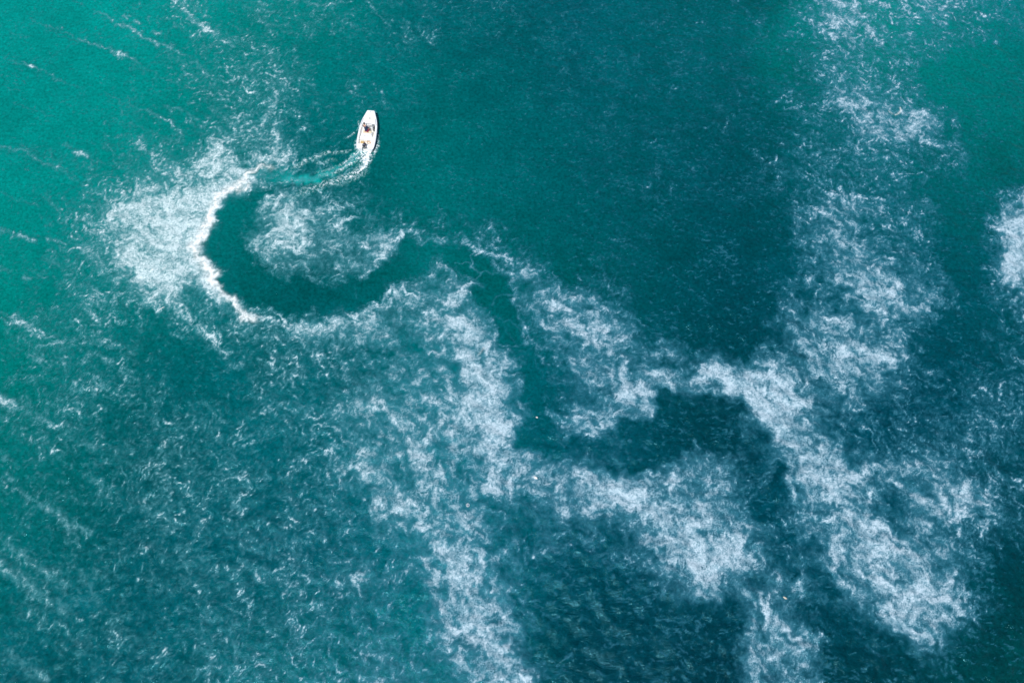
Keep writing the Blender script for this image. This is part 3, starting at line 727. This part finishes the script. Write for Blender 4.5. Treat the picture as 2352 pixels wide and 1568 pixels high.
# console
bm = bmesh.new()
pf = [(2.42, .17), (2.42, .80), (2.52, .98), (2.78, .98), (2.92, .62), (2.97, .17)]
a = [bm.verts.new((x, 0.16, z)) for x, z in pf]; b = [bm.verts.new((x, -0.52, z)) for x, z in pf]
bm.faces.new(a); bm.faces.new(b)
for i in range(6): bm.faces.new((a[i], a[(i + 1) % 6], b[(i + 1) % 6], b[i]))
bmesh.ops.bevel(bm, geom=bm.edges[:], offset=0.02, segments=2, affect='EDGES')
con = bmo('console', bm, M_gel, boat, 40)
bm = bmesh.new(); box(bm, (2.485, -0.34, 0.935), (0.10, 0.26, 0.012), 0.004, Matrix.Rotation(math.radians(-60), 3, 'Y')); bmo('instrument_panel', bm, M_dark, con)
bm = bmesh.new()
strip(bm, [[(2.66, .15, .985), (2.66, -.50, .985), (2.42, -.56, .985)], [(2.58, .14, 1.17), (2.58, -.49, 1.17), (2.34, -.55, 1.09)]])
ws = bmo('windscreen', bm, mg, boat); so_ = ws.modifiers.new('thickness', 'SOLIDIFY'); so_.thickness = 0.008
bm = bmesh.new(); tube(bm, [(2.66, .15, .98), (2.58, .14, 1.175), (2.58, -.49, 1.175), (2.34, -.55, 1.095), (2.42, -.56, .98)], 0.011, 6); bmo('screen_frame', bm, M_steel, ws, 60)
# dark box right of the console
bm = bmesh.new(); box(bm, (2.42, -0.62, 0.50), (0.42, 0.10, 0.22), 0.03, ); bmo('dark_side_box', bm, M_dark, boat, 40)
# steering wheel
WC = Vector((2.33, -0.10, 0.98)); WN = Vector((-0.72, 0, 0.69)).normalized()
wa = Vector((0, 1, 0)); wb = WN.cross(wa).normalized()
def wheelp(a, r=0.165): return WC + (wa * math.cos(a) + wb * math.sin(a)) * r
bm = bmesh.new(); tube(bm, [wheelp(2 * math.pi * i / 28) for i in range(28)], 0.014, 8, True)
wh = bmo('steering_wheel', bm, M_grey, boat, 80)
for k in range(3):
    bm = bmesh.new(); tube(bm, [WC, wheelp(math.radians(90 + 120 * k), .16)], 0.011, 6); bmo('spoke', bm, M_steel, wh, 60)
bm = bmesh.new(); tube(bm, [WC + WN * .02, WC - WN * .14], [0.035, 0.03], 12); bmo('steering_hub', bm, M_dark, wh, 50)
# hatch, cleats, bow light, grab rails
bm = bmesh.new(); tube(bm, [(3.62, -.04, zg(3.6) + .07), (3.62, -.04, zg(3.6) + .095)], 0.075, 20); hb = bmo('hatch_cap', bm, M_bronze, boat, 40)
bm = bmesh.new()
hp = [(3.12, .42), (3.12, -.42), (3.55, -.30), (3.95, -.14), (3.95, .14), (3.55, .30)]
tube(bm, [(x, y, zg(x) + .078 - .05 * (y / .6) ** 2) for x, y in hp], 0.010, 6, True); bmo('hatch_seam', bm, M_rail, boat, 60)
for (x, y) in ((4.38, 0), (.5, .66), (.5, -.66)):
    z = zg(x) + (.05 if y == 0 else .02)
    bm = bmesh.new(); tube(bm, [(x - .07, y, z + .03), (x + .07, y, z + .03)], 0.012, 6); tube(bm, [(x - .025, y, z - .02), (x - .025, y, z + .03)], .01, 6); tube(bm, [(x + .025, y, z - .02), (x + .025, y, z + .03)], .01, 6)
    bmo('cleat', bm, M_steel, boat, 60)
for s in (-1, 1):
    bm = bmesh.new(); tube(bm, [(2.75, s * .80, zg(2.75) + .01), (2.85, s * .77, zg(3) + .09), (3.5, s * .62, zg(3.5) + .10), (3.62, s * .62, zg(3.6) + .01)], 0.012, 6); bmo('grab_rail', bm, M_steel, boat, 60)
# rope coil, fuel hose, tank in the well
rnd = random.Random(4)
bm = bmesh.new()
tube(bm, [(0.98 + (.13 + .02 * math.sin(3 * a)) * math.cos(a), -.22 + (.17 + .02 * math.cos(2 * a)) * math.sin(a), FZ + .02 + .006 * a) for a in [i * .35 for i in range(48)]], 0.013, 5)
bmo('rope_coil', bm, M_tan, boat, 60)
bm = bmesh.new(); tube(bm, [(.40, .05, .48), (.60, -.02, .46), (.78, .10, .30), (.92, .26, FZ + .03), (1.05, .10, FZ + .03), (1.12, -.30, FZ + .04), (1.02, -.45, FZ + .04), (.86, -.46, FZ + .05)], 0.018, 6); bmo('fuel_hose', bm, M_orange, boat, 60)
bm = bmesh.new(); box(bm, (.86, .40, FZ + .12), (.30, .36, .20), .04); bmo('fuel_tank', bm, M_tan, boat, 50)

# outboard, steered hard over
ob = empty('outboard_motor', (0.27, 0.06, 0)); ob.parent = boat; ob.rotation_euler = (0, math.radians(6), math.radians(-28))
bm = bmesh.new()
prof = [(.44, .10, .13), (.50, .155, .20), (.62, .17, .235), (.76, .168, .235), (.86, .155, .215), (.92, .12, .17), (.945, .06, .09)]
rings = []
for z, ry, rx in prof:
    ring = []
    for k in range(20):
        a = 2 * math.pi * k / 20; cc, ss = math.cos(a), math.sin(a)
        p = 0.72
        ring.append(bm.verts.new((math.copysign(abs(cc) ** p, cc) * rx - .03, math.copysign(abs(ss) ** p, ss) * ry, z)))
    rings.append(ring)
for A, B in zip(rings[:-1], rings[1:]):
    for k in range(20): bm.faces.new((A[k], A[(k + 1) % 20], B[(k + 1) % 20], B[k]))
bm.faces.new(rings[0]); bm.faces.new(rings[-1])
bmo('cowling', bm, M_black, ob, 50)
bm = bmesh.new()
tube(bm, [(math.cos(a) * .245 - .03 if abs(math.cos(a)) > .02 else -.03, math.sin(a) * .178, .66 + .02 * math.cos(a)) for a in [2 * math.pi * i / 24 for i in range(24)]], 0.012, 6, True)
tube(bm, [(-.23, .03, .80), (-.18, .04, .905), (-.03, .05, .955), (.12, .04, .91), (.19, .03, .80)], 0.010, 6)
bmo('cowling_stripe', bm, M_stripe, ob, 60)
bm = bmesh.new(); tube(bm, [(-.12, -.03, .90), (-.12, -.03, .965), (-.12, -.03, .975)], [.10, .095, .06], 18); bmo('cowling_cap', bm, M_grey, ob, 50)
bm = bmesh.new(); box(bm, (-.02, 0, .16), (.16, .09, .62), .02); box(bm, (-.10, 0, -.13), (.30, .14, .018)); bmo('drive_leg', bm, M_black, ob, 40)
bm = bmesh.new(); box(bm, (.10, 0, .36), (.10, .20, .24), .02); bmo('clamp_bracket', bm, M_grey, ob, 40)
for k in range(3):
    bm = bmesh.new(); a = math.radians(120 * k)
    vs = [(-.20, 0, -.28), (-.23, .10 * math.cos(a) - .04 * math.sin(a), -.28 + .10 * math.sin(a) + .04 * math.cos(a)), (-.20, .15 * math.cos(a), -.28 + .15 * math.sin(a)), (-.17, .10 * math.cos(a) + .04 * math.sin(a), -.28 + .10 * math.sin(a) - .04 * math.cos(a))]
    bm.faces.new([bm.verts.new(v) for v in vs]); pb = bmo('propeller_blade', bm, M_steel, ob); pb.modifiers.new('thickness', 'SOLIDIFY').thickness = 0.012

# ---------------------------------------------------------------- person at the wheel
M_skin = plain('skin', (0.50, 0.27, 0.18), 0.55, grain=0.05, scale=40)
M_hair = plain('dark_hair', (0.030, 0.016, 0.014), 0.55, grain=0.3, scale=120)
M_shirt = plain('navy_cloth', (0.018, 0.038, 0.085), 0.85, grain=0.15, scale=60)
M_short = plain('red_cloth', (0.34, 0.02, 0.07), 0.85, grain=0.15, scale=60)
M_eye = plain('eye', (0.03, 0.02, 0.02), 0.2)
pers = empty('person', boat.location, boat.rotation_euler)
tag(pers, 'person with short dark hair in navy shirt and red shorts steering the motorboat', 'person')

def skin(name, nodes, edges, root, mat, parent, lvl=2):
    """nodes: name -> (point, radius)"""
    keys = list(nodes); ix = {k: i for i, k in enumerate(keys)}
    me = bpy.data.meshes.new(name); me.from_pydata([nodes[k][0] for k in keys], [(ix[a], ix[b]) for a, b in edges], [])
    o = link(name, me, mat, parent)
    me.skin_vertices.new() if hasattr(me.skin_vertices, 'new') and not len(me.skin_vertices) else None
    md = o.modifiers.new('skin', 'SKIN'); md.use_smooth_shade = True; md.branch_smoothing = 0.4
    sv = me.skin_vertices[0].data
    for k in keys:
        r = nodes[k][1]; r = r if isinstance(r, tuple) else (r, r)
        sv[ix[k]].radius = r; sv[ix[k]].use_root = (k == root)
    ss = o.modifiers.new('subdivision', 'SUBSURF'); ss.levels = lvl; ss.render_levels = lvl
    return o

hip = Vector((1.98, 0.05, .74)); yaw = math.radians(-14)
R_ = Vector((math.sin(yaw), -math.cos(yaw), 0)); F_ = Vector((math.cos(yaw), math.sin(yaw), 0))
waist = hip + Vector((.07, .03, .16)); chest = hip + Vector((.20, .09, .36)); neckb = hip + Vector((.32, .15, .52)); neck = neckb + Vector((.045, .02, .06)); headc = neck + Vector((.055, .02, .13)); crown = headc + Vector((.02, .01, .07))
nodes = {'pelvis': (hip, (.14, .11)), 'waist': (waist, (.13, .10)), 'chest': (chest, (.155, .115)), 'nb': (neckb, (.10, .08)), 'neck': (neck, .052), 'skull': (headc, (.078, .095)), 'crown': (crown, (.070, .080))}
edges = [('pelvis', 'waist'), ('waist', 'chest'), ('chest', 'nb'), ('nb', 'neck'), ('neck', 'skull'), ('skull', 'crown')]
hands = {'L': wheelp(math.radians(18), .165), 'R': wheelp(math.radians(150), .165)}
arms = {}
for sd_, s in (('L', -1), ('R', 1)):
    sh = neckb + R_ * (.19 * s) - Vector((0.03, 0, .045)); hd = hands[sd_]
    el = (sh + hd) / 2 + R_ * (.07 * s) + Vector((-.03, 0, -.13)); wr = hd + (el - hd).normalized() * .085 + Vector((-.01, 0, .025))
    arms[sd_] = (sh, el, wr)
    nodes['sh' + sd_] = (sh, .065); nodes['ua' + sd_] = ((sh + el) / 2, .05); nodes['el' + sd_] = (el, .041); nodes['fa' + sd_] = (el.lerp(wr, .5), .038); nodes['wr' + sd_] = (wr, (.028, .022))
    pl = wr.lerp(hd, .55) + Vector((0, 0, .012)); nodes['pm' + sd_] = (pl, (.034, .018))
    edges += [('nb', 'sh' + sd_), ('sh' + sd_, 'ua' + sd_), ('ua' + sd_, 'el' + sd_), ('el' + sd_, 'fa' + sd_), ('fa' + sd_, 'wr' + sd_), ('wr' + sd_, 'pm' + sd_)]
    fw = (hd - wr).normalized(); lat = fw.cross(Vector((0, 0, 1))).normalized()
    for j, (off, ln) in enumerate(((-.030, .036), (-.010, .042), (.010, .040), (.030, .032))):
        k1 = pl + fw * .045 + lat * off + Vector((0, 0, .012)); k2 = k1 + fw * ln * .8 - Vector((0, 0, .020)); k3 = k2 - fw * .012 - Vector((0, 0, .024))
        for q, (pp, rr) in enumerate(((k1, .0095), (k2, .009), (k3, .008))): nodes[f'f{sd_}{j}{q}'] = (pp, rr)
        edges += [('pm' + sd_, f'f{sd_}{j}0'), (f'f{sd_}{j}0', f'f{sd_}{j}1'), (f'f{sd_}{j}1', f'f{sd_}{j}2')]
    tb = pl - lat * (s * .036) + Vector((0, 0, -.004)); tt = tb + fw * .03 - Vector((0, 0, .024))
    nodes['tb' + sd_] = (tb, .011); nodes['tt' + sd_] = (tt, .009); edges += [('pm' + sd_, 'tb' + sd_), ('tb' + sd_, 'tt' + sd_)]
legs = {}
for sd_, s in (('L', -1), ('R', 1)):
    th = hip + R_ * (.09 * s) + Vector((.05, 0, -.02)); kn = hip + R_ * (.15 * s) + F_ * .40 + Vector((0, 0, .00)); an = kn + Vector((.00, 0, -.46)); an.z = FZ + .08
    legs[sd_] = (th, kn, an)
    nodes['th' + sd_] = (th, .085); nodes['kn' + sd_] = (kn, .056); nodes['ca' + sd_] = (kn.lerp(an, .35), .052); nodes['an' + sd_] = (an, .034); nodes['to' + sd_] = (an + F_ * .16 + Vector((0, 0, -.055)), (.04, .022))
    edges += [('pelvis', 'th' + sd_), ('th' + sd_, 'kn' + sd_), ('kn' + sd_, 'ca' + sd_), ('ca' + sd_, 'an' + sd_), ('an' + sd_, 'to' + sd_)]
skin('body', nodes, edges, 'pelvis', M_skin, pers)
# shirt: torso and sleeves
sn = {'h': (hip + Vector((.01, 0, .00)), (.165, .135)), 'w': (waist, (.160, .125)), 'c': (chest, (.185, .140)), 'n': (neckb - Vector((.01, 0, .015)), (.115, .095))}
se = [('h', 'w'), ('w', 'c'), ('c', 'n')]
for sd_ in 'LR':
    sh, el, wr = arms[sd_]
    sn['s' + sd_] = (sh, .085); sn['u' + sd_] = (sh.lerp(el, .55), .070); sn['e' + sd_] = (sh.lerp(el, .92), .062)
    se += [('n', 's' + sd_), ('s' + sd_, 'u' + sd_), ('u' + sd_, 'e' + sd_)]
skin('shirt', sn, se, 'h', M_shirt, pers)
pn = {'p': (hip - Vector((0, 0, .05)), (.165, .11))}; pe = []
for sd_ in 'LR':
    th, kn, an = legs[sd_]; pn['t' + sd_] = (th, .105); pn['k' + sd_] = (th.lerp(kn, .72), .085); pe += [('p', 't' + sd_), ('t' + sd_, 'k' + sd_)]
skin('shorts', pn, pe, 'p', M_short, pers)
# face, ears and hair
fdir = (F_ + Vector((0, 0, -.15))).normalized()
def ball(bm, c, r, rot=None):
    v = bmesh.ops.create_icosphere(bm, subdivisions=3, radius=1.0)['verts']
    bmesh.ops.scale(bm, vec=r, verts=v)
    bmesh.ops.rotate(bm, verts=v, cent=(0, 0, 0), matrix=Matrix.Rotation(yaw, 3, 'Z'))
    bmesh.ops.translate(bm, vec=c, verts=v); return v
bm = bmesh.new(); v = ball(bm, headc + Vector((-.012, 0, .028)), (.108, .090, .112))
for q in v:
    n_ = rnd.uniform(-1, 1); d_ = (q.co - headc); q.co += d_.normalized() * .004 * n_
    if d_.dot(fdir) > .055 and d_.z < .06: q.co -= fdir * (d_.dot(fdir) - .05)
bmo('hair', bm, M_hair, pers, 80)
for s in (-1, 1):
    bm = bmesh.new(); ball(bm, headc + fdir * .088 + R_ * (.032 * s) + Vector((0, 0, .005)), (.010, .013, .008)); bmo('eye', bm, M_eye, pers, 80)
bm = bmesh.new(); ball(bm, headc + fdir * .100 + Vector((0, 0, -.02)), (.018, .012, .022)); bmo('nose', bm, M_skin, pers, 80)
bm = bmesh.new(); ball(bm, headc + fdir * .088 + Vector((0, 0, -.055)), (.008, .024, .007)); bmo('mouth', bm, M_short, pers, 80)
for s in (-1, 1):
    bm = bmesh.new(); ball(bm, headc + R_ * (.090 * s) + Vector((0, 0, -.01)), (.022, .012, .032)); bmo('ear', bm, M_skin, pers, 80)

# ---------------------------------------------------------------- drifting litter
M_white = plain('white_plastic', (0.88, 0.87, 0.84), 0.35)
M_blue = plain('blue_plastic', (0.05, 0.28, 0.55), 0.35)
M_wood = plain('pale_wood', (0.60, 0.54, 0.44), 0.8, grain=0.2)
M_pink = plain('pale_pink_plastic', (0.80, 0.70, 0.66), 0.5)
def crumple(name, fx, fy, sx, sy, ang, mat, label, cat, seed, lift=.09, fork=False):
    X_, Y_ = ground(fx, fy); z_ = float(sea_z(np.array([X_]), np.array([Y_]))[0])
    r = random.Random(seed); bm = bmesh.new(); n = 9; vs = {}
    for i in range(n):
        for j in range(n):
            u = i / (n - 1) * 2 - 1; v_ = j / (n - 1) * 2 - 1
            e = 1 - .35 * abs(v_) ** 2 + .12 * r.uniform(-1, 1)
            x = u * sx * e; y = v_ * sy * (1 - .4 * abs(u) ** 2 + .1 * r.uniform(-1, 1))
            z = lift * (1 - max(abs(u), abs(v_)) ** 2) + .025 * r.uniform(-1, 1)
            vs[i, j] = bm.verts.new((x, y, z))
    for i in range(n - 1):
        for j in range(n - 1):
            if fork and i < 3 and j in (3, 4): continue
            bm.faces.new((vs[i, j], vs[i + 1, j], vs[i + 1, j + 1], vs[i, j + 1]))
    me = bpy.data.meshes.new(name); bm.to_mesh(me); bm.free()
    for p in me.polygons: p.use_smooth = True
    o = link(name, me, mat); o.location = (float(X_), float(Y_), z_ + .045); o.rotation_euler = (0, 0, math.radians(ang))
    o.modifiers.new('thickness', 'SOLIDIFY').thickness = 0.012
    tag(o, label, cat); return o
crumple('plastic_bag', 1230, 1096, .22, .12, -35, M_white, 'largest white crumpled plastic scrap floating in the foam below the swirl', 'litter', 1, .12, True)
X_, Y_ = ground(1074, 1160)
tubo = empty('plastic_tub', (float(X_), float(Y_), 0.06), (0, math.radians(14), .1)); tag(tubo, 'small white tub with a bright blue side floating left of the plastic scrap', 'tub')
bm = bmesh.new(); tube(bm, [(0, 0, -.08), (0, 0, -.078), (0, 0, .10)], [.05, .10, .13], 16); bm.faces.ensure_lookup_table(); bmesh.ops.delete(bm, geom=[bm.faces[-1]], context='FACES')
tb_ = bmo('tub_wall', bm, M_blue, tubo, 50); tb_.modifiers.new('thickness', 'SOLIDIFY').thickness = 0.008
bm = bmesh.new(); tube(bm, [(math.cos(a) * .135, math.sin(a) * .135, .10) for a in [2 * math.pi * i / 18 for i in range(18)]], .016, 6, True); tube(bm, [(0, -.13, .10), (0, .0, .13), (0, .13, .10)], .018, 6); bmo('tub_rim', bm, M_white, tubo, 60)
crumple('wood_scrap', 1803, 1372, .19, .085, -32, M_wood, 'pale tan scrap drifting in the bottom right foam band', 'driftwood', 5, .06)
crumple('plastic_scrap', 1233, 958, .12, .07, -20, M_pink, 'pale pink scrap floating at the rim of the dark channel', 'litter', 6, .07, True)
crumple('plastic_sheet', 351, 620, .10, .07, -50, M_white, 'small white curled scrap in the thickest foam left of the crest', 'litter', 9, .07, True)
def twig(name, fx, fy, ang, label, seed):
    X_, Y_ = ground(fx, fy); z_ = float(sea_z(np.array([X_]), np.array([Y_]))[0])
    bm = bmesh.new()
    tube(bm, [(-.26, -.06, .0), (-.12, -.03, .03), (0, 0, .05), (.12, .02, .05), (.26, .10, .03)], [.012, .022, .026, .022, .010], 6)
    tube(bm, [(-.1, -.03, .03), (-.14, .05, .06), (-.2, .08, .04)], [.018, .013, .007], 6); tube(bm, [(.12, .02, .05), (.22, .0, .06), (.29, .02, .04)], [.016, .012, .006], 6); tube(bm, [(.1, .02, .05), (.14, .12, .06)], [.014, .006], 6)
    o = bmo(name, bm, M_white, None, 60); o.location = (float(X_), float(Y_), z_ + .06); o.rotation_euler = (0, 0, math.radians(ang)); tag(o, label, 'driftwood')
twig('bleached_branch', 371, 709, 25, 'bleached forked branch floating below the thick white foam patch', 2)
